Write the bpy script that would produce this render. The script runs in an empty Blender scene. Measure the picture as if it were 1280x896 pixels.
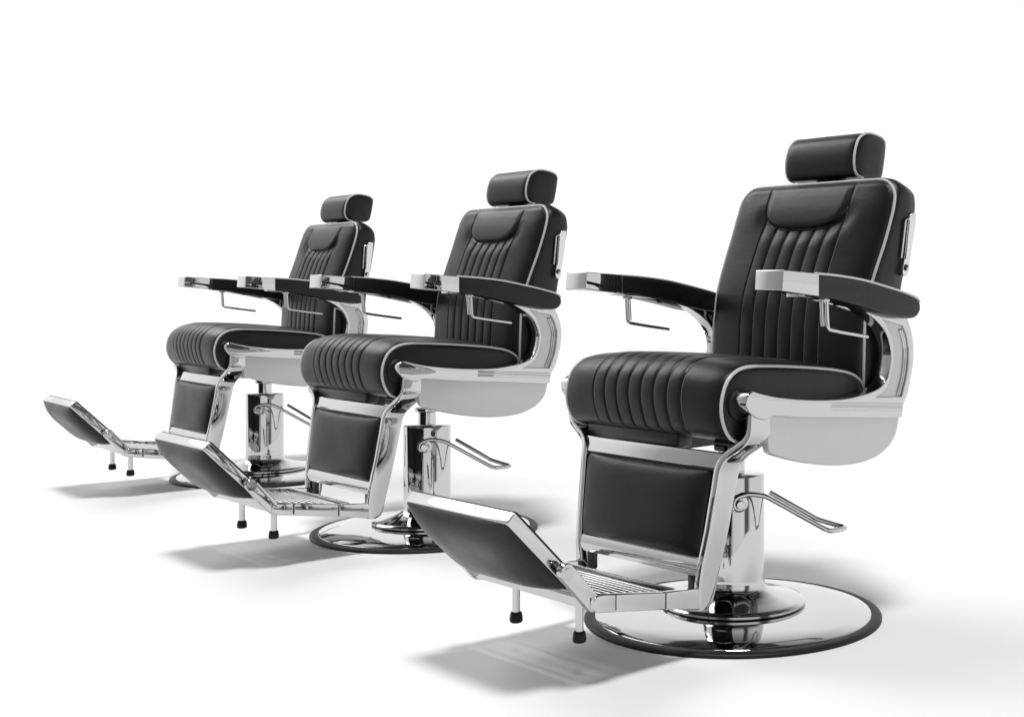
import bpy, bmesh, math, random
from mathutils import Vector, Matrix
sc = bpy.context.scene
COL = sc.collection
PI = math.pi
Z0 = 0.006

# ------------------------------------------------------------------ materials
def mat(name, base, rough=0.5, metal=0.0, coat=0.0, spec=0.5, bump=None, rnoise=None, cnoise=None):
    m = bpy.data.materials.new(name); m.use_nodes = True
    nt = m.node_tree; b = nt.nodes['Principled BSDF']
    b.inputs['Base Color'].default_value = (base[0], base[1], base[2], 1)
    b.inputs['Roughness'].default_value = rough
    b.inputs['Metallic'].default_value = metal
    b.inputs['Coat Weight'].default_value = coat
    b.inputs['Specular IOR Level'].default_value = spec
    tc = nt.nodes.new('ShaderNodeTexCoord')
    if bump == 'leather':
        v = nt.nodes.new('ShaderNodeTexVoronoi'); v.feature = 'DISTANCE_TO_EDGE'; v.inputs['Scale'].default_value = 330
        n0 = nt.nodes.new('ShaderNodeTexNoise'); n0.inputs['Scale'].default_value = 160; n0.inputs['Detail'].default_value = 3
        add = nt.nodes.new('ShaderNodeVectorMath'); add.operation = 'ADD'
        sc_ = nt.nodes.new('ShaderNodeVectorMath'); sc_.operation = 'SCALE'; sc_.inputs['Scale'].default_value = 0.004
        nt.links.new(tc.outputs['Object'], n0.inputs['Vector']); nt.links.new(n0.outputs['Color'], sc_.inputs[0])
        nt.links.new(tc.outputs['Object'], add.inputs[0]); nt.links.new(sc_.outputs[0], add.inputs[1])
        nt.links.new(add.outputs[0], v.inputs['Vector'])
        mr = nt.nodes.new('ShaderNodeMapRange'); mr.inputs['From Max'].default_value = 0.35
        nt.links.new(v.outputs['Distance'], mr.inputs['Value'])
        n1 = nt.nodes.new('ShaderNodeTexNoise'); n1.inputs['Scale'].default_value = 16; n1.inputs['Detail'].default_value = 7; n1.inputs['Distortion'].default_value = .6
        mp = nt.nodes.new('ShaderNodeMapping'); mp.inputs['Scale'].default_value = (1.0, 2.6, 2.6)
        nt.links.new(tc.outputs['Object'], mp.inputs['Vector']); nt.links.new(mp.outputs[0], n1.inputs['Vector'])
        b1 = nt.nodes.new('ShaderNodeBump'); b1.inputs['Strength'].default_value = 0.26; b1.inputs['Distance'].default_value = 0.0006
        nt.links.new(mr.outputs[0], b1.inputs['Height'])
        b2 = nt.nodes.new('ShaderNodeBump'); b2.inputs['Strength'].default_value = 0.16; b2.inputs['Distance'].default_value = 0.004
        nt.links.new(n1.outputs['Fac'], b2.inputs['Height']); nt.links.new(b1.outputs[0], b2.inputs['Normal'])
        nt.links.new(b2.outputs[0], b.inputs['Normal'])
    elif bump:
        sc1, st, dist = bump
        n = nt.nodes.new('ShaderNodeTexNoise'); n.inputs['Scale'].default_value = sc1; n.inputs['Detail'].default_value = 4
        nt.links.new(tc.outputs['Object'], n.inputs['Vector'])
        bp_ = nt.nodes.new('ShaderNodeBump'); bp_.inputs['Strength'].default_value = st; bp_.inputs['Distance'].default_value = dist
        nt.links.new(n.outputs['Fac'], bp_.inputs['Height']); nt.links.new(bp_.outputs[0], b.inputs['Normal'])
    if rnoise:
        s, lo, hi = rnoise
        n = nt.nodes.new('ShaderNodeTexNoise'); n.inputs['Scale'].default_value = s; n.inputs['Detail'].default_value = 6
        nt.links.new(tc.outputs['Object'], n.inputs['Vector'])
        mr = nt.nodes.new('ShaderNodeMapRange'); mr.inputs['From Min'].default_value = .3; mr.inputs['From Max'].default_value = .7
        mr.inputs['To Min'].default_value = lo; mr.inputs['To Max'].default_value = hi
        nt.links.new(n.outputs['Fac'], mr.inputs['Value']); nt.links.new(mr.outputs[0], b.inputs['Roughness'])
    if cnoise:
        s, a, c = cnoise
        n = nt.nodes.new('ShaderNodeTexNoise'); n.inputs['Scale'].default_value = s; n.inputs['Detail'].default_value = 2
        nt.links.new(tc.outputs['Object'], n.inputs['Vector'])
        cr = nt.nodes.new('ShaderNodeValToRGB')
        cr.color_ramp.elements[0].position = .35; cr.color_ramp.elements[0].color = (a, a, a, 1)
        cr.color_ramp.elements[1].position = .65; cr.color_ramp.elements[1].color = (c, c, c, 1)
        nt.links.new(n.outputs['Fac'], cr.inputs['Fac']); nt.links.new(cr.outputs['Color'], b.inputs['Base Color'])
    return m
LEA = mat('black_leather', (.0055, .0055, .0053), .36, bump='leather', spec=.30, rnoise=(14, .29, .39))
CHR = mat('polished_chrome', (.555, .555, .555), .03, 1.0, rnoise=(9, .018, .05))
SAT = mat('satin_silver_paint', (.5, .5, .5), .40, .55, bump=(420, .22, .0004), cnoise=(420, .51, .56))
SIL = mat('brushed_aluminium', (.66, .66, .66), .22, 1.0, bump=(600, .05, .0003))
PIP = mat('white_vinyl_piping', (.52, .52, .51), .38, coat=.2, bump=(300, .2, .0006))
RUB = mat('black_rubber', (.008, .008, .008), .5, spec=.25, bump=(220, .15, .0008))
DRK = mat('black_metal', (.006, .006, .006), .3, bump=(90, .2, .001))
STI = mat('grey_thread', (.20, .20, .20), .7)
FLO = mat('white_studio_floor', (.80, .80, .80), .9, spec=.0, bump=(40, .03, .0005))

# ------------------------------------------------------------------ mesh helpers
def link(name, me, m, parent, smooth=35):
    me.materials.clear(); me.materials.append(m)
    o = bpy.data.objects.new(name, me); COL.objects.link(o)
    if parent is not None: o.parent = parent
    if smooth:
        me.shade_smooth()
        if smooth < 180: me.set_sharp_from_angle(angle=math.radians(smooth))
    else: me.shade_flat()
    return o

class MB:
    def __init__(s): s.bm = bmesh.new()
    def grid(s, rows, closeu=False, closev=False):
        vs = [[s.bm.verts.new(p) for p in r] for r in rows]
        n = len(vs); k = len(vs[0])
        for i in range(n if closev else n-1):
            for j in range(k if closeu else k-1):
                a, b = vs[i][j], vs[i][(j+1) % k]; c, d = vs[(i+1) % n][(j+1) % k], vs[(i+1) % n][j]
                try: s.bm.faces.new((a, b, c, d))
                except ValueError: pass
        return vs
    def tube(s, pts, r, n=10, cap=True, closed=False, flat=1.0, up=None):
        P = [Vector(p) for p in pts]; N = len(P)
        R = r if isinstance(r, (list, tuple)) else [r]*N
        T = []
        for i in range(N):
            if closed: t = P[(i+1) % N]-P[i-1]
            else: t = P[min(i+1, N-1)]-P[max(i-1, 0)]
            T.append(t.normalized())
        u = Vector(up) if up else (Vector((0, 0, 1)) if abs(T[0].z) < .9 else Vector((1, 0, 0)))
        rows = []
        for i in range(N):
            u = (u - T[i]*u.dot(T[i])).normalized(); w = T[i].cross(u)
            rows.append([P[i] + (u*math.cos(a)*flat + w*math.sin(a))*R[i] for a in [2*PI*k/n for k in range(n)]])
        vs = s.grid(rows, closeu=True, closev=closed)
        if cap and not closed:
            s.bm.faces.new(vs[0][::-1]); s.bm.faces.new(vs[-1])
        return s
    def box(s, lo, hi):
        x0, y0, z0 = lo; x1, y1, z1 = hi
        v = [s.bm.verts.new(p) for p in ((x0,y0,z0),(x1,y0,z0),(x1,y1,z0),(x0,y1,z0),(x0,y0,z1),(x1,y0,z1),(x1,y1,z1),(x0,y1,z1))]
        for f in ((0,3,2,1),(4,5,6,7),(0,1,5,4),(1,2,6,5),(2,3,7,6),(3,0,4,7)): s.bm.faces.new([v[i] for i in f])
        return s
    def obox(s, c, ax, ay, az, h):
        ax, ay, az = Vector(ax), Vector(ay), Vector(az); c = Vector(c)
        v = [s.bm.verts.new(c + ax*h[0]*i + ay*h[1]*j + az*h[2]*k) for k in (-1, 1) for (i, j) in ((-1,-1),(1,-1),(1,1),(-1,1))]
        for f in ((0,3,2,1),(4,5,6,7),(0,1,5,4),(1,2,6,5),(2,3,7,6),(3,0,4,7)): s.bm.faces.new([v[i] for i in f])
        return s
    def lathe(s, prof, n=96, c=(0, 0, 0)):
        rows = [[(c[0]+max(r, 1e-5)*math.cos(2*PI*k/n), c[1]+max(r, 1e-5)*math.sin(2*PI*k/n), c[2]+z) for k in range(n)] for r, z in prof]
        s.grid(rows, closeu=True); return s
    def cyl(s, a, b, r, n=32, bev=0.0):
        a, b = Vector(a), Vector(b); d = (b-a); L = d.length; d.normalize()
        if bev: pts = [a, a, a+d*bev, b-d*bev, b, b]; rr = [1e-5, r-bev, r, r, r-bev, 1e-5]
        else: pts = [a, a, b, b]; rr = [1e-5, r, r, 1e-5]
        u = Vector((0, 0, 1)) if abs(d.z) < .9 else Vector((1, 0, 0)); u = (u-d*u.dot(d)).normalized(); w = d.cross(u)
        s.grid([[p+(u*math.cos(2*PI*k/n)+w*math.sin(2*PI*k/n))*q for k in range(n)] for p, q in zip(pts, rr)], closeu=True)
        return s
    def bevel(s, w, seg=2, ang=30):
        bmesh.ops.recalc_face_normals(s.bm, faces=s.bm.faces)
        es = [e for e in s.bm.edges if len(e.link_faces) == 2 and e.calc_face_angle(0) > math.radians(ang)]
        bmesh.ops.bevel(s.bm, geom=es, offset=w, segments=seg, affect='EDGES', profile=.5, clamp_overlap=True)
        return s
    def build(s, name, m, parent=None, smooth=35, mirror=False, merge=1e-6):
        if merge: bmesh.ops.remove_doubles(s.bm, verts=s.bm.verts, dist=merge)
        if mirror: bmesh.ops.scale(s.bm, vec=(-1, 1, 1), verts=s.bm.verts)
        bmesh.ops.recalc_face_normals(s.bm, faces=s.bm.faces)
        me = bpy.data.meshes.new(name); s.bm.to_mesh(me); s.bm.free()
        return link(name, me, m, parent, smooth)

def spline(pts, n=8, closed=False, corners=()):
    """centripetal-ish Catmull-Rom; indices in corners stay sharp"""
    P = [Vector(p) for p in pts]; N = len(P); out = []
    segs = N if closed else N-1
    for i in range(segs):
        p1, p2 = P[i], P[(i+1) % N]
        p0 = P[i-1] if (closed or i > 0) else p1*2-p2
        p3 = P[(i+2) % N] if (closed or i+2 < N) else p2*2-p1
        L = (p2-p1).length
        t1 = (p2-p0); t1 = t1.normalized()*L if t1.length > 0 else (p2-p1)
        t2 = (p3-p1); t2 = t2.normalized()*L if t2.length > 0 else (p2-p1)
        if i in corners: t1 = (p2-p1)
        if (i+1) % N in corners: t2 = (p2-p1)
        k = 1 if (i in corners and (i+1) % N in corners) else n
        for j in range(k):
            t = j/k; h = (2*t**3-3*t*t+1, t**3-2*t*t+t, -2*t**3+3*t*t, t**3-t*t)
            out.append(p1*h[0]+t1*h[1]+p2*h[2]+t2*h[3])
    if not closed: out.append(P[-1])
    return out

def plate(name, loops, x0, x1, bev, m, parent, mirror=False, seg=2, mapf=None, smooth=35):
    """side-view outlines (y,z) -> solid between x0 and x1 with rounded rims; inner loops are holes"""
    cu = bpy.data.curves.new('c', 'CURVE'); cu.dimensions = '2D'; cu.fill_mode = 'BOTH'
    for lp in loops:
        s = cu.splines.new('POLY'); s.points.add(len(lp)-1)
        for p, q in zip(s.points, lp): p.co = (q[0], q[1], 0, 1)
        s.use_cyclic_u = True
    cu.extrude = max((x1-x0)/2-bev, 0); cu.bevel_depth = bev; cu.bevel_resolution = seg; cu.offset = -bev
    o = bpy.data.objects.new('c', cu); COL.objects.link(o)
    dg = bpy.context.evaluated_depsgraph_get(); dg.update()
    me = bpy.data.meshes.new_from_object(o.evaluated_get(dg))
    bpy.data.objects.remove(o); bpy.data.curves.remove(cu)
    xm = (x0+x1)/2; sg = -1 if mirror else 1
    for v in me.vertices:
        y, z, x = v.co
        if mapf: v.co = mapf(x, y, z)
        else: v.co = (sg*(xm+x), y, z)
    me.name = name
    bm = bmesh.new(); bm.from_mesh(me); bmesh.ops.remove_doubles(bm, verts=bm.verts, dist=1e-6)
    bmesh.ops.recalc_face_normals(bm, faces=bm.faces); bm.to_mesh(me); bm.free()
    return link(name, me, m, parent, smooth)

def lerp(x, xs, ys):
    if x <= xs[0]: return ys[0]
    for i in range(1, len(xs)):
        if x <= xs[i]:
            t = (x-xs[i-1])/(xs[i]-xs[i-1]); return ys[i-1]+(ys[i]-ys[i-1])*t
    return ys[-1]
def sm(a, b, x):
    t = min(1, max(0, (x-a)/(b-a))); return t*t*(3-2*t)
def resample(pts, n, closed=False):
    P = [Vector(p) for p in pts]
    if closed: P = P+[P[0]]
    d = [0]
    for i in range(1, len(P)): d.append(d[-1]+(P[i]-P[i-1]).length)
    out = []; j = 0; M = n if closed else n-1
    for k in range(n):
        t = d[-1]*k/M
        while j < len(d)-2 and d[j+1] < t: j += 1
        q = (t-d[j])/max(1e-9, d[j+1]-d[j]); out.append(P[j].lerp(P[j+1], min(1, q)))
    return out

# ------------------------------------------------------------------ the chair
root = bpy.data.objects.new('barber_chair', None); COL.objects.link(root)
root.empty_display_size = .1

# ---- base
DZ = -.006
def low(p): return [(r, z+DZ) for r, z in p]
base = MB().lathe(low([(.0001,.0255)]+[(p.x, p.y) for p in spline([(.16,.0253,0),(.20,.0248,0),(.235,.0232,0),(.262,.0208,0),(.285,.0178,0),(.303,.0142,0),(.3145,.0112,0),(.3165,.0095,0)], 6)]+[(.3165,.002),(.0001,.002)]), 160).build('base_plate', CHR, root, 40)
MB().lathe(low([(.3160,.004),(.3160,.0100),(.3185,.0112),(.333,.0090),(.3385,.0068),(.340,.0042),(.340,.0),(.3160,.0),(.3160,.004)]), 160).build('rubber_rim', RUB, base, 50)
column = MB().lathe([(.0001,.3135),(.0668,.3135),(.0694,.3125),(.0702,.3105),(.0702,.082),(.0712,.068),(.0740,.058),(.082,.0520),(.100,.0450),(.128,.0375),(.150,.0328),(.160,.0302),(.1635,.0272),(.1635,.0225),(.160,.0200),(.0001,.0200)], 128).build('column', CHR, root, 40)
MB().lathe([(.0001,.3150),(.026,.3150),(.026,.353),(.034,.354),(.036,.357),(.036,.364),(.0001,.364)], 64).build('piston', CHR, root, 40)

# ---- pump lever (a fork of round rod that hooks on an axle at the column)
axd = Vector((.81, -.585, 0)).normalized(); sd = Vector((.585, .81, 0)).normalized()
ax0 = axd*.070 + Vector((0, 0, .256))
hub = ax0 + axd*.020
curl = []
for k in range(15):
    a = -0.9*PI + k/14*1.45*PI; rr = .0165 - .007*(1-k/14)
    curl.append(hub + sd*(-math.sin(a+.5*PI)*rr) + Vector((0, 0, math.cos(a+.5*PI)*rr*-1)))
curl = [hub + sd*(math.cos(a)*r_) + Vector((0, 0, math.sin(a)*r_)) for a, r_ in [( math.radians(30-300*t), .006+.012*t) for t in [i/16 for i in range(17)]]]
# the hook ends near the top of its circle and runs on into the arm
top = curl[-1]
armA = [top, hub+sd*.004+Vector((0,0,.0195)), hub+sd*.020+Vector((0,0,.0225)), Vector((.101,-.012,.2745)), Vector((.108,.000,.2695)), Vector((.180,.101,.1985)), Vector((.1875,.112,.1925)),
        Vector((.1905,.124,.190)), Vector((.1885,.164,.1885)), Vector((.183,.1755,.189)), Vector((.173,.177,.190)), Vector((.162,.171,.1925)), Vector((.126,.1435,.2055)), Vector((.117,.1355,.2125)), Vector((.045,.072,.266))]
path = curl[:-1] + spline(armA, 5, corners=(0, 13, 14))
lever = MB().tube(path, .0054, 12).build('pump_lever', CHR, root, 60)
MB().cyl(axd*.060+Vector((0,0,.256)), axd*.098+Vector((0,0,.256)), .0095, 32, .001).build('axle', CHR, lever)
MB().cyl(axd*.0695+Vector((0,0,.256)), axd*.0745+Vector((0,0,.256)), .020, 40, .001).build('axle_collar', CHR, lever)
MB().tube(spline([(.150,.070,.222),(.172,.104,.198),(.176,.130,.190),(.172,.160,.189),(.160,.166,.191)],4), .003, 8).build('pedal_bar', CHR, lever, 60)

# ---- seat cushion
WS = .246
prof = [(.155,.470),(.163,.497),(.164,.511),(.151,.529),(.121,.544),(.073,.554),(.006,.562),(-.074,.569),(-.150,.574),(-.210,.575),(-.242,.568),(-.267,.550),(-.281,.522),(-.285,.492),(-.278,.462),(-.263,.439),(-.242,.427),(-.215,.422),(-.16,.424),(-.03,.440),(.08,.452)]
sprof = [(p.x, p.y) for p in spline([(a, b, 0) for a, b in prof], 8, closed=True)]
sprof = [(p.x, p.y) for p in resample([(a, b, 0) for a, b in sprof], 300, closed=True)]
SEAM = [-.1376+.0393*k for k in range(8)]
def pleat(x, seams, dep, gw=.0028, gd=.0035):
    """padding between seams stands proud, each seam is a tight groove"""
    h = 0
    if seams[0] < x < seams[-1]:
        p = (seams[-1]-seams[0])/(len(seams)-1); t = ((x-seams[0])/p) % 1.0
        h += dep*(1-abs(2*t-1)**2.2)
    d = min(abs(x-s) for s in seams)
    h -= gd*math.exp(-(d/gw)**2)
    return h
def nrm2(loop, i):
    n = len(loop); a = loop[(i-2) % n]; b = loop[(i+2) % n]; dy, dz = b[0]-a[0], b[1]-a[1]; L = math.hypot(dy, dz)
    return (dz/L, -dy/L)
cy_, cz_ = -.08, .50
NR = []
for i in range(len(sprof)):
    ny, nz = nrm2(sprof, i); y, z = sprof[i]
    if ny*(y-cy_)+nz*(z-cz_) < 0: ny, nz = -ny, -nz
    NR.append((ny, nz))
def seatpt(i, x):
    y, z = sprof[i]; ny, nz = NR[i]; u = abs(x)/WS
    topf = sm(.47, .55, z)*sm(.15, .05, y); frt = sm(-.18, -.25, y)*sm(.425, .455, z)
    mask = max(topf, frt)
    b = (.011*topf + .003*frt)*(1-u**2.6) + .0062*mask*(1-u**16)
    b += mask*pleat(x, SEAM, .0018, .0022, .0028)
    e = max(0, (u-.955)/.045); b -= .001*e*e
    return (x, y+ny*b, z+nz*b)
nx = 236
xs = [-WS + 2*WS*k/nx for k in range(nx+1)]
s = MB()
rows = [[seatpt(i, x) for i in range(len(sprof))] for x in xs]
s.grid(rows, closeu=True)
for sg, row in ((-1, rows[0]), (1, rows[-1])):
    cc = Vector((sg*WS, -.09, .505)); rr = []
    for t, bx in ((0, 0), (.06, .004), (.14, .0075), (.35, .010), (.65, .011), (.9999, .011)):
        rr.append([(p[0]+sg*bx, p[1]+(cc.y-p[1])*t, p[2]+(cc.z-p[2])*t) for p in row])
    s.grid(rr, closeu=True)
seat = s.build('seat', LEA, root, 180, merge=2e-5)
pl = [(.162,.498),(.164,.511),(.151,.529),(.121,.544),(.073,.554),(.006,.562),(-.074,.569),(-.150,.574),(-.210,.575),(-.242,.568),(-.267,.550),(-.281,.522),(-.285,.492),(-.278,.462),(-.263,.439),(-.242,.427),(-.225,.423)]
for sg in (1, -1):
    MB().tube([(sg*(WS-.001), p.x, p.y) for p in spline([(a, b, 0) for a, b in pl], 8)], .0037, 10).build('piping', PIP, seat, 180)
# stitch runs beside every seam
def stitches(mb, pts, nrm, side, r=.00055, L=.0042, gap=.0028):
    P = resample(pts, max(2, int(sum((Vector(pts[i+1])-Vector(pts[i])).length for i in range(len(pts)-1))/(L+gap))*2))
    for i in range(0, len(P)-1, 2):
        a, b = P[i], P[i+1]; t = (b-a); Lg = t.length
        if Lg < 1e-5: continue
        t.normalize(); n = Vector(nrm(i/len(P))) if callable(nrm) else Vector(nrm); w = t.cross(n).normalized()
        c = (a+b)/2; mb.obox(c, t, w, n, (Lg*.62, r, r))
st = MB()
i0 = min(range(300), key=lambda i: math.hypot(sprof[i][0]-.02, sprof[i][1]-.56)); i1 = min(range(300), key=lambda i: math.hypot(sprof[i][0]+.27, sprof[i][1]-.447))
if i0 > i1: i0, i1 = i1, i0
for sx in SEAM:
    st = MB()
    pts = [Vector(seatpt(i, sx+.0042)) for i in range(i0, i1+1)]
    P = resample(pts, int(len(pts)*1.6)//2*2)
    for k in range(0, len(P)-1, 2):
        a, b = P[k], P[k+1]; t = (b-a); Lg = t.length; t.normalize()
        n = Vector((0, -t.z, t.y));
        if n.dot(a-Vector((a.x, cy_, cz_))) < 0: n = -n
        st.obox((a+b)/2+n*.0003, t, Vector((1, 0, 0)), n, (Lg*.62, .0006, .0004))
    st.build('stitching', STI, seat, 0, merge=0)

# ---- under-seat carrier
s = MB().box((-.19,-.215,.386), (.03,.17,.462)); s.box((-.225,-.243,.398), (.075,-.20,.44)); s.bevel(.006)
carrier = s.build('seat_carrier', DRK, root)
MB().box((-.245,-.16,.43), (.245,.13,.47)).bevel(.004).build('cross_tray', DRK, carrier)
for sg in (1,):
    b = MB()
    b.cyl((sg*.170, -.225, .416), (sg*.235, -.225, .416), .009, 24, .002); b.cyl((sg*.176, -.232, .409), (sg*.206, -.232, .409), .007, 20, .002)
    b.build('latch', DRK, carrier)

# ---- backrest
ZB, ZT, RC = .455, .984, .050
def W(z):
    w = lerp(z, [.45,.526,.676,.824,.907,.95,.984], [.240,.242,.2405,.247,.247,.2435,.240])
    if z > ZT-RC: w = w-RC+math.sqrt(max(0, RC**2-(z-(ZT-RC))**2))
    return w
yfx = [.45,.526,.581,.676,.752,.824,.907,.95,.984]; yfy = [.168,.170,.172,.177,.197,.222,.2445,.2555,.2640]
def yf(z): # smoothed
    return sum(lerp(z+d, yfx, yfy) for d in (-.04,-.02,0,.02,.04))/5 if z < .93 else lerp(z, yfx, yfy)
def yfb(z):
    a = sum(lerp(z+d, yfx, yfy) for d in (-.04,-.02,0,.02,.04))/5; b = lerp(z, yfx, yfy); t = sm(.88, .94, z)
    return a*(1-t)+b*t
yrx = [.45,.60,.726,.789,.864,.92,.948,.965,.984]; yry = [.290,.303,.316,.323,.331,.336,.333,.324,.308]
BS = [-.1236+.0412*k for k in range(7)]
SCX, SCT = .133, .872
def scz(x):  # lower edge of the shoulder panel
    u = min(1, abs(x)/SCX)
    return SCT + .060*(1-(1-u**3.2)**(1/2.2)) if u < 1 else 9
def scd(x, z):  # signed distance-ish to the panel edge (inside negative)
    pts = SCP; best = 9
    for (a, b) in pts:
        d = (a-abs(x))**2+(b-z)**2
        if d < best: best = d
    return math.sqrt(best)
SCP = []
for k in range(0, 90):
    u = math.sin(PI/2*k/89); SCP.append((u*SCX*.985, SCT + .064*(1-(1-u**3.5)**(1/2.5))))
for k in range(40): SCP.append((SCX*(.985+.015*k/39), SCT+.064 + k/39*.062))
def inside(x, z):
    if abs(x) > SCX: return False
    u = abs(x)/(SCX*.985); return z > (SCT + .064*(1-max(0, 1-u**3.5)**.4) if u < 1 else SCT+.064)
def backpt(x, z):
    w = W(z); u = abs(x)/w
    zz = (z-ZB)/(ZT-ZB)
    b = .015*(1-u**3.6)*(sm(0, .10, zz))*(1-sm(.80, 1.0, zz)**2*.9) + .0125*(1-u**14)*sm(0, .05, zz)*(1-sm(.955, 1.0, zz)**3*.85)
    if z > SCT-.11 and abs(x) < SCX+.09:
        d = scd(x, z); fade = sm(.985, .955, z) if d else 0
        if inside(x, z): b += .0035*sm(0, .022, d)*sm(.984, .95, z) - .0095*math.exp(-(d/.007)**2)*sm(.945, .885, z)
        b -= (.0022+.0016*sm(.94, .90, z))*math.exp(-(d/.0024)**2)*sm(.986, .975, z)
        if not inside(x, z): b -= .0095*math.exp(-(d/.026)**2)*sm(.945, .885, z)
    if not inside(x, z):
        f = sm(.930, .885, z)
        # pleats swell towards the panel's lower edge
        sw = 1+.5*math.exp(-((z-(SCT-.02))/.03)**2)
        b += f*pleat(x, BS, .0022*sw, .0020, .0028)
    e = max(0, (u-.95)/.05); b -= .004*e*e
    return Vector((x, yfb(z)-b, z))
NXB, NZB = 250, 190
zsb = [ZB + (ZT-ZB)*k/NZB for k in range(NZB+1)]
rows = [[backpt(W(z)*(-1+2*j/NXB), z) for j in range(NXB+1)] for z in zsb]
s = MB(); s.grid(rows)
loop = [r[0] for r in rows] + rows[-1][1:-1] + [r[-1] for r in rows[::-1]] + rows[0][1:-1][::-1]
def yr(z): return lerp(z, yrx, yry)
side = []
for t, ins in ((0, 0), (.05, -.003), (.15, -.005), (.5, -.006), (.85, -.003), (.95, .004), (.99, .012), (1.0, .022)):
    rr = []
    for p in loop:
        e = yfb(p.z); y = p.y*(1-t) + t*yr(min(p.z, .95) if False else p.z)
        cx_, czz = 0, .72
        d = Vector((p.x/.245, 0, (p.z-czz)/.265)); 
        k = 1
        xx = p.x*(1-ins/.245); z2 = czz+(p.z-czz)*(1-ins/.265)
        rr.append(Vector((xx, y, z2 - .005*t*sm(.93, .98, p.z))))
    side.append(rr)
s.grid(side, closeu=True)
cb = Vector((0, .335, .72)); last = side[-1]
s.grid([[p.lerp(Vector((0, yr(.72+(p.z-.72)*(1-t))+.012*t, .72)), t) for p in last] for t in (0, .15, .4, .7, .999)], closeu=True)
back = s.build('backrest', LEA, root, 180, merge=3e-5)
edge = [Vector((-W(z)*1.0, yfb(z)-.000, z)) for z in zsb[6:]] ; edge2 = [Vector((p.x*-1, p.y, p.z)) for p in edge]
xt = W(ZT-1e-4)
topl = [Vector((x, yfb(ZT)-.001, ZT)) for x in [(-xt+2*xt*k/20) for k in range(1, 20)]]
pp = resample(edge + topl + edge2[::-1], 220)
MB().tube([(p.x*.996, p.y+.0005, p.z) for p in pp], .0035, 10).build('piping', PIP, back, 180)
st = MB()
def stline(fn, z0, z1, L=.0042, gap=.0030):
    n = int((z1-z0)/(L+gap))
    for k in range(n):
        za = z0+k*(L+gap); a, b = fn(za), fn(za+L); t = (b-a); Lg = t.length; t.normalize(); n_ = Vector((0, -t.z, t.y)); n_ = n_ if n_.y < 0 else -n_
        st.obox((a+b)/2+n_*.0003, t, Vector((1, 0, 0)), n_, (Lg*.5, .0006, .0004))
for k, bx in enumerate(BS):
    zt = (.925 if k in (0, 6) else SCT+.064*(1-max(0, 1-(abs(bx)/(SCX*.985))**3.5)**.4)-.004)
    st = MB(); stline(lambda z, bx=bx: backpt(bx+.0040, z), .50, zt)
    st.build('stitching', STI, back, 0, merge=0)
def sh(z): return .024*sm(.70, .97, z)
for o_ in [back]+list(back.children):
    for v in o_.data.vertices: v.co.x += sh(v.co.z)
# height-adjusting plates on the rear of each side
for sg in (1, -1):
    mr = sg < 0
    lp = [(p.x-.011, p.y) for p in spline([(.326,.905,0),(.311,.905,0),(.300,.893,0),(.2975,.87,0),(.2985,.80,0),(.2965,.775,0),(.299,.763,0),(.309,.7595,0),(.317,.765,0),(.320,.80,0),(.326,.87,0)], 5, True, (0,))]
    hp = plate('adjuster_plate', [lp], .250, .2675, .0015, SIL, root, mr)
    g = MB(); g.box((.2672,.2880,.800), (.2684,.2905,.888)); g.build('slot', DRK, hp, 0, mirror=mr)
    g = MB(); g.tube([(.2630,.2795,.802), (.2645,.2795,.888)], .0030, 10); g.tube([(.2635,.2795,.888), (.2640,.288,.892)], .0022, 8); g.build('slide_rod', CHR, hp, 60, mirror=mr)
    g = MB(); g.cyl((.266,.2945,.780), (.2705,.2945,.780), .0075, 24, .001); g.build('screw', DRK, hp, mirror=mr)
    g = MB(); g.cyl((.2695,.2955,.778), (.2730,.2955,.778), .0035, 16, .0006); g.build('screw_tip', CHR, hp, mirror=mr)
    for o_ in [hp]+list(hp.children):
        for v in o_.data.vertices: v.co.x += sh(v.co.z) - .0065*sg

# ---- headrest
HW = .108; HX, HY = .030, -.0375
hp_ = [(.335,.9975),(.317,1.0015),(.306,1.013),(.3025,1.036),(.3085,1.066),(.3205,1.088),(.342,1.1015),(.368,1.1045),(.407,1.098),(.422,1.089),(.4235,1.073),(.411,1.011),(.403,1.000),(.385,.9955)]
hl = [(p.x, p.y) for p in resample(spline([(a, b, 0) for a, b in hp_], 8, True), 120, closed=True)]
hc = (.362, 1.048)
s = MB(); rows = []
for k in range(61):
    x = -HW+2*HW*k/60; u = abs(x)/HW; sc_ = 1+.02*(1-u**3)+.085*(1-u**16)
    fr = [(x, hc[0]+(y-hc[0])*(1+(sc_-1)*(1.0 if y < hc[0] else .3)), hc[1]+(z-hc[1])*(1+(sc_-1)*.35)) for y, z in hl]
    rows.append(fr)
s.grid(rows, closeu=True)
for sg, row in ((-1, rows[0]), (1, rows[-1])):
    rr = [[(p[0]+sg*bx, p[1]+(hc[0]-p[1])*t, p[2]+(hc[1]-p[2])*t) for p in row] for t, bx in ((0, 0), (.08, .003), (.2, .006), (.5, .009), (.9999, .010))]
    s.grid(rr, closeu=True)
bmesh.ops.translate(s.bm, vec=(0, 0, -.003), verts=s.bm.verts)
bmesh.ops.translate(s.bm, vec=(HX, HY, 0), verts=s.bm.verts)
head = s.build('headrest', LEA, root, 180, merge=2e-5)
hpp = [(.335,.9975),(.317,1.0015),(.306,1.013),(.3025,1.036),(.3085,1.066),(.3205,1.088),(.342,1.1015),(.368,1.1045),(.407,1.098),(.421,1.089)]
for sg in (1, -1):
    MB().tube([(sg*(HW-.0005)+HX, p.x+HY, p.y-.003) for p in spline([(a, b, 0) for a, b in hpp], 8)], .0031, 10).build('piping', PIP, head, 180)
MB().box((-.010,.300,.940), (.070,.318,1.01)).bevel(.002).build('headrest_bracket', DRK, root)

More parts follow.
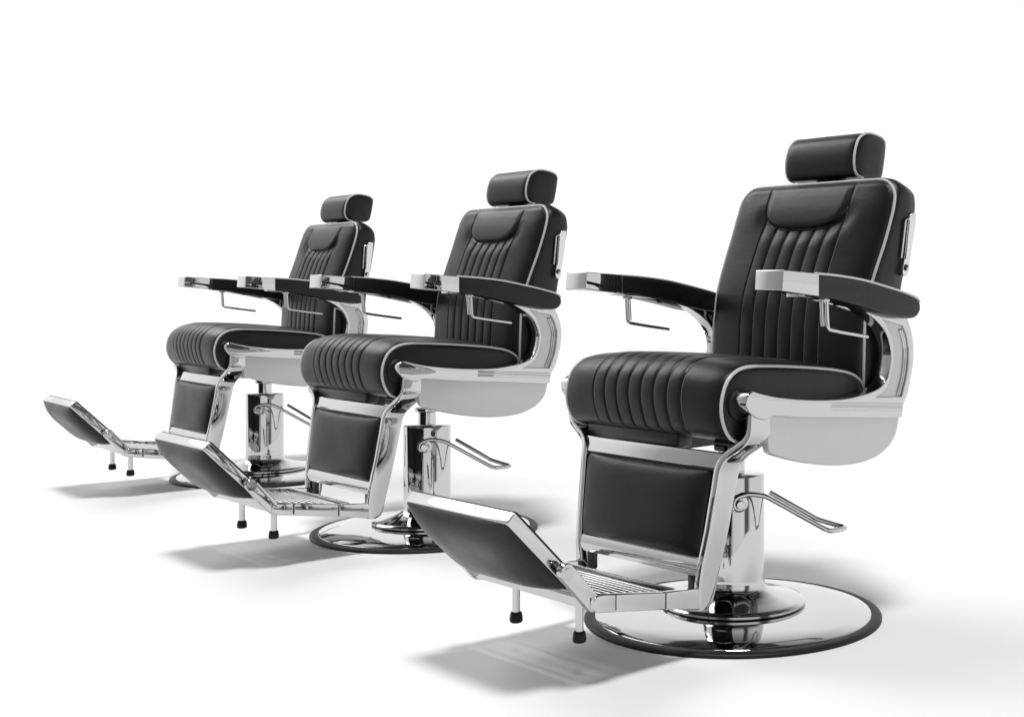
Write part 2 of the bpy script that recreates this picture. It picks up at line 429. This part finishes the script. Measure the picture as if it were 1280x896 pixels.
# ---- arm frames, side panels, pads, caps
rin = [(-.246,.532),(-.220,.525),(-.177,.516),(-.128,.509),(-.072,.503),(-.009,.499),(.045,.498),(.095,.502),(.141,.509),(.169,.519),(.189,.537),(.200,.568),(.201,.599),(.185,.632),(.158,.656),(.122,.676),(.083,.691),(.016,.704),(-.050,.711),(-.108,.716)]
rtop = [(-.108,.7215),(-.090,.7205),(-.035,.714),(.048,.700),(.134,.682),(.20,.674),(.262,.668)]
rout = [(.276,.641),(.286,.607),(.286,.567),(.276,.528),(.264,.494),(.250,.473),(.243,.443)]
rbot = [(.226,.442),(.101,.452),(-.102,.468),(-.185,.477),(-.200,.474),(-.212,.472),(-.234,.477),(-.250,.486),(-.262,.501),(-.264,.517),(-.257,.529)]
pin = spline([(a, b, 0) for a, b in rin], 5)[:-1]; ptop = spline([(a, b, 0) for a, b in rtop], 4)[:-1]
pout = spline([(a, b, 0) for a, b in [rtop[-1]]+rout], 5)[:-1]; pbot = spline([(a, b, 0) for a, b in [rout[-1]]+rbot], 4, corners=(0,))[:-1]
arm_loop = [(p.x, p.y) for p in pin + [Vector((-.108,.716,0))] + ptop + pout + pbot]
pocket = [(.176,.664),(.246,.648),(.263,.619),(.2675,.579),(.259,.534),(.240,.490),(.150,.494),(.187,.513),(.204,.543),(.213,.582),(.207,.616),(.192,.645)]
pock = [(p.x, p.y) for p in spline([(a, b, 0) for a, b in pocket], 4, True, (0, 1, 5, 6))]
shell = [(-.199,.4735),(-.1955,.443),(-.192,.411),(-.186,.4015),(-.145,.388),(-.094,.375),(-.032,.363),(.037,.355),(.104,.354),(.155,.361),(.202,.380),(.229,.407),(.240,.440)]
shl = [(p.x, p.y) for p in spline([(a, b, 0) for a, b in shell], 5, corners=(0,))] + [(.239,.446), (.10,.458), (-.102,.474), (-.185,.482)]
padl = [(-.104,.7645),(-.035,.7605),(.048,.752),(.134,.737),(.207,.722),(.246,.710),(.258,.696),(.255,.679),(.238,.667),(.198,.668),(.134,.677),(.048,.694),(-.035,.709),(-.104,.7185)]
padc = [(p.x, p.y) for p in spline([(a, b, 0) for a, b in padl], 5, True, (0, 13))]
for sg in (1, -1):
    mr = sg < 0
    fr = plate('arm_frame', [arm_loop, pock], .257, .295, .0035, CHR, root, mr, 3, smooth=40)
    pk = plate('recess_panel', [[(p[0], p[1]) for p in pock]], .262, .2895, .0, SAT, fr, mr)
    g = MB()
    for off in (0, .0065): g.tube(spline([(.2905, .243-off, .641), (.2905, .257-off, .612), (.2905, .260-off, .579), (.2905, .252-off, .534), (.2905, .235-off, .493)], 6), .0026, 8)
    g.build('trim_rod', CHR, fr, 180, mirror=mr)
    g = MB()
    for (za, zb, h, ya) in ((.4935,.4862,.0018,-.012), (.4845,.4760,.0018,-.012)):
        y1 = .2405; d0 = za-zb
        def yz(y, f):  # rail lines drop towards the rear
            return f - (y+.012)*.075
        a0, a1, b0, b1 = yz(ya, za), yz(y1, za), yz(ya, zb), yz(y1, zb)
        v = [(.2945, ya, b0), (.2945, y1, b1), (.2945, y1, a1), (.2945, ya, a0), (.2972, ya+.006, b0+h), (.2972, y1-.001, b1+h), (.2972, y1-.001, a1-h), (.2972, ya+.006, a0-h)]
        bv = [g.bm.verts.new(p) for p in v]
        for f in ((4,5,6,7),(0,1,5,4),(1,2,6,5),(2,3,7,6),(3,0,4,7),(0,3,2,1)): g.bm.faces.new([bv[i] for i in f])
    g.build('trim_rib', CHR, fr, 30, mirror=mr)
    # groove dots at the end of the ribs
    g = MB(); g.box((.2935,.2290,.4695), (.2962,.2405,.4715)); g.box((.2935,.2350,.4610), (.2962,.2408,.4650)); g.build('rib_end_slot', DRK, fr, 0, mirror=mr)
    plate('side_panel', [shl], .268, .2885, .004, SAT, root, mr, 3)
    g = MB(); g.cyl((.245,-.243,.503), (.262,-.243,.503), .032, 48, .004); ph = g.build('pivot_hub', RUB, root, mirror=mr)
    g = MB(); g.cyl((.260,-.236,.507), (.2925,-.236,.507), .0185, 48, .003); g.build('hub_cap', CHR, ph, mirror=mr)
    pd = plate('arm_pad', [padc], .2735, .3375, .011, LEA, root, mr, 4, smooth=60)
    tp = spline([(a, b, 0) for a, b in padl[:7]], 5)
    g = MB(); g.tube([(.3345, p.x, p.y+.0006 - .0012) for p in tp[:-2]], .0026, 8); g.build('piping', PIP, pd, 180, mirror=mr)
    g = MB(); g.tube([(.2765, p.x, p.y+.0006 - .0012) for p in tp[:-2]], .0022, 8); g.build('piping', PIP, pd, 180, mirror=mr)
    # chrome block at the front of the arm
    g = MB(); X0, X1 = .2675, .3425
    v = [(X0,-.213,.7305),(X1,-.213,.7290),(X1,-.101,.7175),(X0,-.101,.7185),(X0,-.210,.7705),(X1,-.210,.7705),(X1,-.101,.7635),(X0,-.101,.7645)]
    bv = [g.bm.verts.new(p) for p in v]
    for f in ((0,3,2,1),(4,5,6,7),(0,1,5,4),(1,2,6,5),(2,3,7,6),(3,0,4,7)): g.bm.faces.new([bv[i] for i in f])
    g.bevel(.0022, 3); g.build('arm_cap', CHR, root, 40, mirror=mr)
    # towel bar
    g = MB(); g.tube([(.305,-.0505,.7125), (.305,-.046,.655)], .0045, 10)
    g.tube(spline([(.3165,-.0475,.712), (.3165,-.0445,.660), (.3165,-.043,.6525), (.3150,-.036,.6475), (.3150,.090,.6290)], 4, corners=(0, 4)), .0042, 10)
    g.cyl((.311,-.048,.706), (.311,-.048,.714), .012, 24, .001)
    g.build('towel_bar', CHR, root, 50, mirror=mr)
    g = MB(); g.cyl((.280,.030,.696), (.280,.030,.704), .009, 20, .002); g.build('arm_screw', DRK, root, mirror=mr)

# ---- leg brackets: a flat strap bent inwards under the seat and down to the foot rest
Kx = [(.500,.288,-.245,-.188),(.478,.289,-.245,-.188),(.456,.289,-.246,-.188),(.442,.2885,-.2475,-.187),(.432,.285,-.249,-.186),(.424,.279,-.250,-.185),(.416,.270,-.251,-.186),(.407,.256,-.252,-.188),(.397,.240,-.254,-.191),(.388,.229,-.257,-.195),(.379,.2225,-.261,-.200),(.368,.2195,-.265,-.204),(.350,.218,-.268,-.208),(.327,.216,-.271,-.212),(.290,.213,-.277,-.219),(.250,.210,-.283,-.226),(.210,.2055,-.290,-.2335),(.181,.202,-.2945,-.239),(.155,.199,-.297,-.2445),(.135,.197,-.298,-.2480),(.118,.1955,-.298,-.2515),(.104,.1945,-.298,-.255),(.097,.194,-.298,-.259),(.0925,.1935,-.298,-.266),(.0905,.193,-.298,-.276)]
for sg in (1, -1):
    mr = sg < 0
    g = MB(); rows = []; T = .017
    P = [Vector((k[1], 0, k[0])) for k in Kx]
    for i, (z, x, y0, y1) in enumerate(Kx):
        t = (P[min(i+1, len(P)-1)]-P[max(i-1, 0)]).normalized(); n = Vector((-t.z, 0, t.x))  # outward (+x)
        if n.x < 0: n = -n
        o = Vector((x, 0, z)); ii = o - n*T; b = .003
        def q(base, y, a, c): return Vector((base.x, y, base.z)) + n*a
        BL = .0022
        arc = [q(o, y0+b+(y1-y0-2*b)*(1-k/8), BL*(1-(2*k/8-1)**2), 0) for k in range(1, 8)]
        rows.append([q(o, y0+b, 0, 0), q(o, y0+b*.3, -b*.3, 0), q(o, y0, -b, 0), q(ii, y0, b, 0), q(ii, y0+b*.3, b*.3, 0), q(ii, y0+b, 0, 0),
                     q(ii, y1-b, 0, 0), q(ii, y1-b*.3, b*.3, 0), q(ii, y1, b, 0), q(o, y1, -b, 0), q(o, y1-b*.3, -b*.3, 0), q(o, y1-b, 0, 0)] + arc)
    vs = g.grid(rows, closeu=True); g.bm.faces.new(vs[0]); g.bm.faces.new(vs[-1][::-1])
    lb = g.build('leg_bracket', CHR, root, 50, mirror=mr)
    heel = [(-.290,.1345),(-.3835,.1425),(-.3835,.1085),(-.300,.0935),(-.272,.0905),(-.268,.110)]
    hl_ = [(p.x, p.y) for p in spline([(a, b, 0) for a, b in heel], 4, True, (0, 1, 2, 3, 5))]
    plate('heel', [hl_], .1765, .1942, .0025, CHR, lb, mr, 3)
    rail = [(-.3862,.1425),(-.5110,.1615),(-.5110,.1285),(-.3862,.1090)]
    fr = plate('foot_rail', [rail], .174, .1935, .0025, CHR, root, mr, 3)
    blk = [(-.5158,.1625),(-.548,.1675),(-.563,.1665),(-.5705,.158),(-.570,.145),(-.562,.137),(-.548,.1345),(-.5158,.1295)]
    bl = [(p.x, p.y) for p in spline([(a, b, 0) for a, b in blk], 4, True, (0, 7))]
    plate('hinge_block', [bl], .176, .1975, .0030, CHR, fr, mr, 3)
    # link up to the footrest board
    A = Vector((-.564,.1535)); B = Vector((-.6265,.2225)); d = (B-A).normalized(); n = Vector((-d.y, d.x)); h = .0160
    lk = []
    for c, a0 in ((A, PI*.5), (B, -PI*.5)):
        for k in range(11):
            a = a0 + PI*k/10; v = c + (d*math.cos(a) + n*math.sin(a))*h; lk.append((v.x, v.y))
    plate('hinge_link', [lk], .1785, .1935, .0025, CHR, fr, mr, 3)
    g = MB(); g.cyl((.185,-.6265,.2225), (.1950,-.6265,.2225), .0152, 40, .0010); g.build('hinge_bolt', CHR, fr, mirror=mr)
    g = MB(); g.cyl((.194,-.6275,.2240), (.1962,-.6275,.2240), .0062, 24, .0008); g.build('bolt_head', CHR, fr, mirror=mr)
    g = MB(); g.box((.176,-.5175,.1335), (.1922,-.5085,.1585)); g.build('gap_shade_fill', DRK, fr, 0, mirror=mr)  # black filler boxes put in the open joints as their shade
    g = MB(); g.box((.176,-.3880,.1115), (.1922,-.3805,.1400)); g.build('gap_shade_fill', DRK, fr, 0, mirror=mr)

# ---- calf pad and its two chrome bars
def cushion(name, o, ex, ey, en, hx, hy, bulge, depth, parent, n=40, rc=.012):
    """rounded-rectangle cushion: centre o, half sizes hx, hy along ex, ey, bulging along en"""
    ex, ey, en, o = map(Vector, (ex, ey, en, o)); g = MB(); rows = []
    def P(u, v):
        sx = hx; x = u*sx; y = v*hy
        cx = hx-rc; cy = hy-rc
        if abs(x) > cx and abs(y) > cy:   # squeeze into the rounded corner
            dx, dy = abs(x)-cx, abs(y)-cy; L = math.hypot(dx, dy); m = max(dx, dy)
            if L > 0: dx, dy = dx*m/L, dy*m/L
            x = math.copysign(cx+dx, x); y = math.copysign(cy+dy, y)
        e = (1-abs(u)**4.0)*(1-abs(v)**4.0); h = bulge*(max(0, e)**.62)
        return o + ex*x + ey*y + en*h
    us = [math.sin(PI/2*(-1+2*k/n)) for k in range(n+1)]
    rows = [[P(u, v) for u in us] for v in us]
    g.grid(rows)
    loop = [r[0] for r in rows] + rows[-1][1:-1] + [r[-1] for r in rows[::-1]] + rows[0][1:-1][::-1]
    g.grid([loop, [p-en*depth for p in loop], [o-en*depth for p in loop]], closeu=True)
    return g.build(name, LEA, parent, 50, merge=1e-5)
top_, bot_ = Vector((0,-.263,.366)), Vector((0,-.289,.1925))
ey = (top_-bot_); hy = ey.length/2; ey.normalize(); en = Vector((0, -ey.z, ey.y)); en = en if en.y < 0 else -en
# slightly wider at the top, like the frame
cp = cushion('calf_pad', (top_+bot_)/2, (1,0,0), ey, en, .1925, hy, .020, .008, root)
for v in cp.data.vertices:
    v.co.x *= lerp(v.co.z, [.19, .37], [.968, 1.018])
def bar(name, quad, y0s, th, parent=root):
    g = MB(); f = [Vector(p) for p in quad]; b = [p+Vector((0, th, 0)) for p in f]
    bv = [g.bm.verts.new(p) for p in f+b]
    for q in ((0,1,2,3),(7,6,5,4),(0,4,5,1),(1,5,6,2),(2,6,7,3),(3,7,4,0)): g.bm.faces.new([bv[i] for i in q])
    g.bevel(.002, 2); return g.build(name, CHR, parent, 40)
bar('crossbar', [(-.203,-.262,.3705),(.203,-.262,.3705),(.232,-.250,.402),(-.232,-.250,.402)], 0, .010)
MB().box((-.200,-.258,.352), (.200,-.250,.3715)).build('shadow_line_fill', DRK, root, 0)  # black plate added as the shadow line between crossbar and pad
# lower bar is a shallow convex strip
g = MB(); rows = []
for k in range(9):
    t = k/8; z = .1905-.034*t; y = -.289-.004*math.sin(PI*t)-.003*t
    rows.append([(x, y, z) for x in [-.186+.372*j/12 for j in range(13)]])
rows = rows + [[(p[0], p[1]+.012, p[2]) for p in r] for r in rows[::-1]]
g.grid(rows, closev=True); g.build('crossbar', CHR, root, 50)
MB().box((-.172,-.286,.118), (-.150,-.274,.157)).bevel(.0015).build('bar_support', DRK, root)
MB().box((.150,-.286,.118), (.172,-.274,.157)).bevel(.0015).build('bar_support', DRK, root)

# ---- tread plate with ribs
def tz(y): return .1365 + (-.385-y)*.146
g = MB()
tread = MB()
tread.box((-.176,-.352,tz(-.345)-.002), (.176,-.343,tz(-.345)+.010))
tread.bevel(.002); tread = tread.build('tread_plate', CHR, root, 40)
for ya, yb in ((-.352,-.481),(-.490,-.519),(-.527,-.550),(-.557,-.566)):
    g = MB(); v = [g.bm.verts.new(p) for p in ((-.176,ya,tz(ya)-.001),(.176,ya,tz(ya)-.001),(.176,yb,tz(yb)-.001),(-.176,yb,tz(yb)-.001),(-.176,ya,tz(ya)-.005),(.176,ya,tz(ya)-.005),(.176,yb,tz(yb)-.005),(-.176,yb,tz(yb)-.005))]
    for f in ((0,1,2,3),(7,6,5,4),(0,4,5,1),(1,5,6,2),(2,6,7,3),(3,7,4,0)): g.bm.faces.new([v[i] for i in f])
    g.build('tread_strip', DRK, tread, 0)
nr = 10
for k in range(nr):
    y = -.364 - k*.0205; z = tz(y)
    g = MB(); g.box((-.178, y-.0037, z-.006), (.178, y+.0037, z+.0014)); g.bevel(.0012, 3); g.build('rib', CHR, tread, 60)
g = MB()
ms = [(-.1765,-.570,.150),(-.1765,-.573,.178),(.1765,-.573,.178),(.1765,-.570,.150)]
g.box((-.1965,-.5745,.1430), (.1965,-.5660,.1660)); g.bevel(.002); g.build('front_lip', CHR, tread, 40)
for sg in (1, -1):
    g = MB(); g.box((sg*.150-.004,-.47,.1285), (sg*.150+.004,-.36,.1335)); g.build('rib_rail', CHR, tread, 30)
for sg in (1, -1):
    pg = MB().lathe([(.0001,.158),(.0078,.158),(.0078,.070),(.0001,.070)], 28, (sg*.102,-.5262,0)).build('peg', CHR, root, 40)
    MB().lathe([(.0001,.0785),(.0098,.0785),(.0118,.0760),(.0135,.0640),(.0128,.0590),(.0100,.0570),(.0001,.0568)], 28, (sg*.102,-.5262,0)).build('rubber_foot', RUB, pg, 60)

# ---- footrest board
A = Vector((0,-.7420,.3225)); B = Vector((0,-.6030,.1805)); dl = (B-A); Lb = dl.length; dl.normalize(); nn = Vector((0, .705, .709)); nn = (nn-dl*nn.dot(dl)).normalized()
g = MB(); c = (A+B)/2 + nn*.0125; g.obox(c, (1,0,0), dl, nn, (.1690, Lb/2, .0125)); g.bevel(.0022, 3)
fb = g.build('footrest_board', CHR, root, 40)
cushion('cushion', (A+B)/2 - nn*.0005, (1,0,0), dl, -nn, .1655, Lb/2-.003, .034, .003, fb, 44, .006)
g = MB(); g.obox((A+B)/2+nn*.0270, (1,0,0), dl, nn, (.166, Lb/2-.004, .0022)); g.bevel(.001); g.build('rubber_mat', RUB, fb)

for o_ in [base]+list(base.children):
    for v in o_.data.vertices: v.co.x = v.co.x*.985+.0100; v.co.y = v.co.y*.985-.0105

# ------------------------------------------------------------------ the row of chairs
def tree_copy(o, parent=None):
    c = o.copy(); COL.objects.link(c); c.parent = parent
    for ch in list(o.children): tree_copy(ch, c)
    return c
spots = [((0, 0), 0.0, 'nearest and largest black and chrome barber chair, at the right end of the row'),
         ((-1.3510723, .0459462), -.0235766, 'middle black and chrome barber chair, standing between the nearest and the farthest one'),
         ((-2.7656994, .1997338), -.0507525, 'farthest and smallest black and chrome barber chair, at the left end of the row')]
kids = [tree_copy(root) for _ in spots[1:]]
for o, ((x, y), a, lab) in zip([root]+kids, spots):
    o.location = (x, y, Z0*0 + .0); o.rotation_euler = (0, 0, a)
    o['label'] = lab; o['category'] = 'barber chair'; o['group'] = 'barber chairs standing in a row'

# ------------------------------------------------------------------ studio floor
g = MB(); S = 120
vs = [g.bm.verts.new(p) for p in ((-S,-1.8,-.0002), (S,-1.8,-.0002), (S,S,-.0002), (-S,S,-.0002))]; g.bm.faces.new(vs)
fl = g.build('floor', FLO, None, 0); fl['kind'] = 'structure'
fl['label'] = 'seamless white studio floor running off into a white background'

# ------------------------------------------------------------------ camera
cd = bpy.data.cameras.new('camera'); cam = bpy.data.objects.new('camera', cd); COL.objects.link(cam)
cam.location = (1.99281336, -2.03744026, .74370244+Z0); cam.rotation_euler = (PI/2, 0, .76527010)
cd.sensor_fit = 'HORIZONTAL'; cd.sensor_width = 36; cd.lens = 1565.26*36/1280
cd.shift_x = -(930.98-640)/1280; cd.shift_y = (354.34-448)/1280
cd.clip_end = 1000; cd.clip_start = .05
for o in [root]+kids: o.location.z = Z0
cam.location.z = .74370244+Z0
sc.camera = cam

# ------------------------------------------------------------------ light: white studio surround and one soft overhead lamp
w = bpy.data.worlds.new('World'); sc.world = w; w.use_nodes = True
nt = w.node_tree; bg = nt.nodes['Background']
tc = nt.nodes.new('ShaderNodeTexCoord')
gr = nt.nodes.new('ShaderNodeTexGradient'); gr.gradient_type = 'RADIAL'
nt.links.new(tc.outputs['Generated'], gr.inputs['Vector'])
def ramp(stops):
    cr = nt.nodes.new('ShaderNodeValToRGB'); e = cr.color_ramp.elements
    e[0].position = stops[0][0]; e[0].color = (stops[0][1],)*3+(1,)
    e[1].position = stops[-1][0]; e[1].color = (stops[-1][1],)*3+(1,)
    for p, c in stops[1:-1]:
        q = e.new(p); q.color = (c, c, c, 1)
    return cr
# brightness of the surround by direction, with dark bands added for chrome reflections (0.5 = +x, counter-clockwise)
deg = lambda a: ((a/360)+.5) % 1.0
az = ramp(sorted([(0.0, 1.15), (deg(203), 1.2), (deg(213), 1.05), (deg(225), .52), (deg(250), .32), (deg(284), .45), (deg(292), .10), (deg(304), .10), (deg(314), .9), (deg(352), 1.0), (deg(359), .12), (deg(9), .12), (deg(19), 1.0), (deg(50), 1.0), (deg(85), .95), (deg(112), 1.12), (1.0, 1.15)]))
nt.links.new(gr.outputs['Fac'], az.inputs['Fac'])
sx = nt.nodes.new('ShaderNodeSeparateXYZ'); nt.links.new(tc.outputs['Generated'], sx.inputs[0])
el = ramp([(.40, 0.0), (.72, 1.0)]); nt.links.new(sx.outputs['Z'], el.inputs['Fac'])
mx = nt.nodes.new('ShaderNodeMix'); mx.data_type = 'RGBA'
nt.links.new(el.outputs['Color'], mx.inputs['Factor']); nt.links.new(az.outputs['Color'], mx.inputs['A']); mx.inputs['B'].default_value = (.05, .05, .05, 1)
# a big square softbox high on the left
dp = nt.nodes.new('ShaderNodeVectorMath'); dp.operation = 'DOT_PRODUCT'; dp.inputs[1].default_value = Vector((-.66, -.22, .72)).normalized()
nt.links.new(tc.outputs['Generated'], dp.inputs[0])
sb = nt.nodes.new('ShaderNodeMapRange'); sb.interpolation_type = 'SMOOTHSTEP'; sb.inputs['From Min'].default_value = .78; sb.inputs['From Max'].default_value = .985
sb.inputs['To Min'].default_value = 0; sb.inputs['To Max'].default_value = 0.3
nt.links.new(dp.outputs['Value'], sb.inputs['Value'])
dp2 = nt.nodes.new('ShaderNodeVectorMath'); dp2.operation = 'DOT_PRODUCT'; dp2.inputs[1].default_value = Vector((-.70, -.12, .66)).normalized()
nt.links.new(tc.outputs['Generated'], dp2.inputs[0])
s2 = nt.nodes.new('ShaderNodeMapRange'); s2.interpolation_type = 'SMOOTHSTEP'; s2.inputs['From Min'].default_value = .945; s2.inputs['From Max'].default_value = .985
s2.inputs['To Min'].default_value = 0; s2.inputs['To Max'].default_value = 6.0
nt.links.new(dp2.outputs['Value'], s2.inputs['Value'])
sm2 = nt.nodes.new('ShaderNodeMath'); sm2.operation = 'ADD'; nt.links.new(sb.outputs[0], sm2.inputs[0]); nt.links.new(s2.outputs[0], sm2.inputs[1])
ad = nt.nodes.new('ShaderNodeMix'); ad.data_type = 'RGBA'; ad.blend_type = 'ADD'; ad.inputs['Factor'].default_value = 1
nt.links.new(mx.outputs['Result'], ad.inputs['A']); nt.links.new(sm2.outputs[0], ad.inputs['B'])
nt.links.new(ad.outputs['Result'], bg.inputs['Color'])
bg.inputs['Strength'].default_value = 1.0
def lamp(name, energy, ang, d):
    ld = bpy.data.lights.new(name, 'SUN'); ld.energy = energy; ld.angle = math.radians(ang)
    lo = bpy.data.objects.new(name, ld); COL.objects.link(lo); d = Vector(d); lo.location = -d*4
    lo.rotation_euler = d.to_track_quat('-Z', 'Y').to_euler()
lamp('overhead_key_lamp', 2.3, 12, (-.20, .15, -1))
sc.view_settings.view_transform = 'Standard'; sc.view_settings.look = 'None'
sc.view_settings.exposure = 0; sc.view_settings.gamma = 1
sc.render.engine = 'CYCLES'
sc.render.resolution_x = 1024; sc.render.resolution_y = 716
sc.cycles.max_bounces = 16; sc.cycles.glossy_bounces = 12
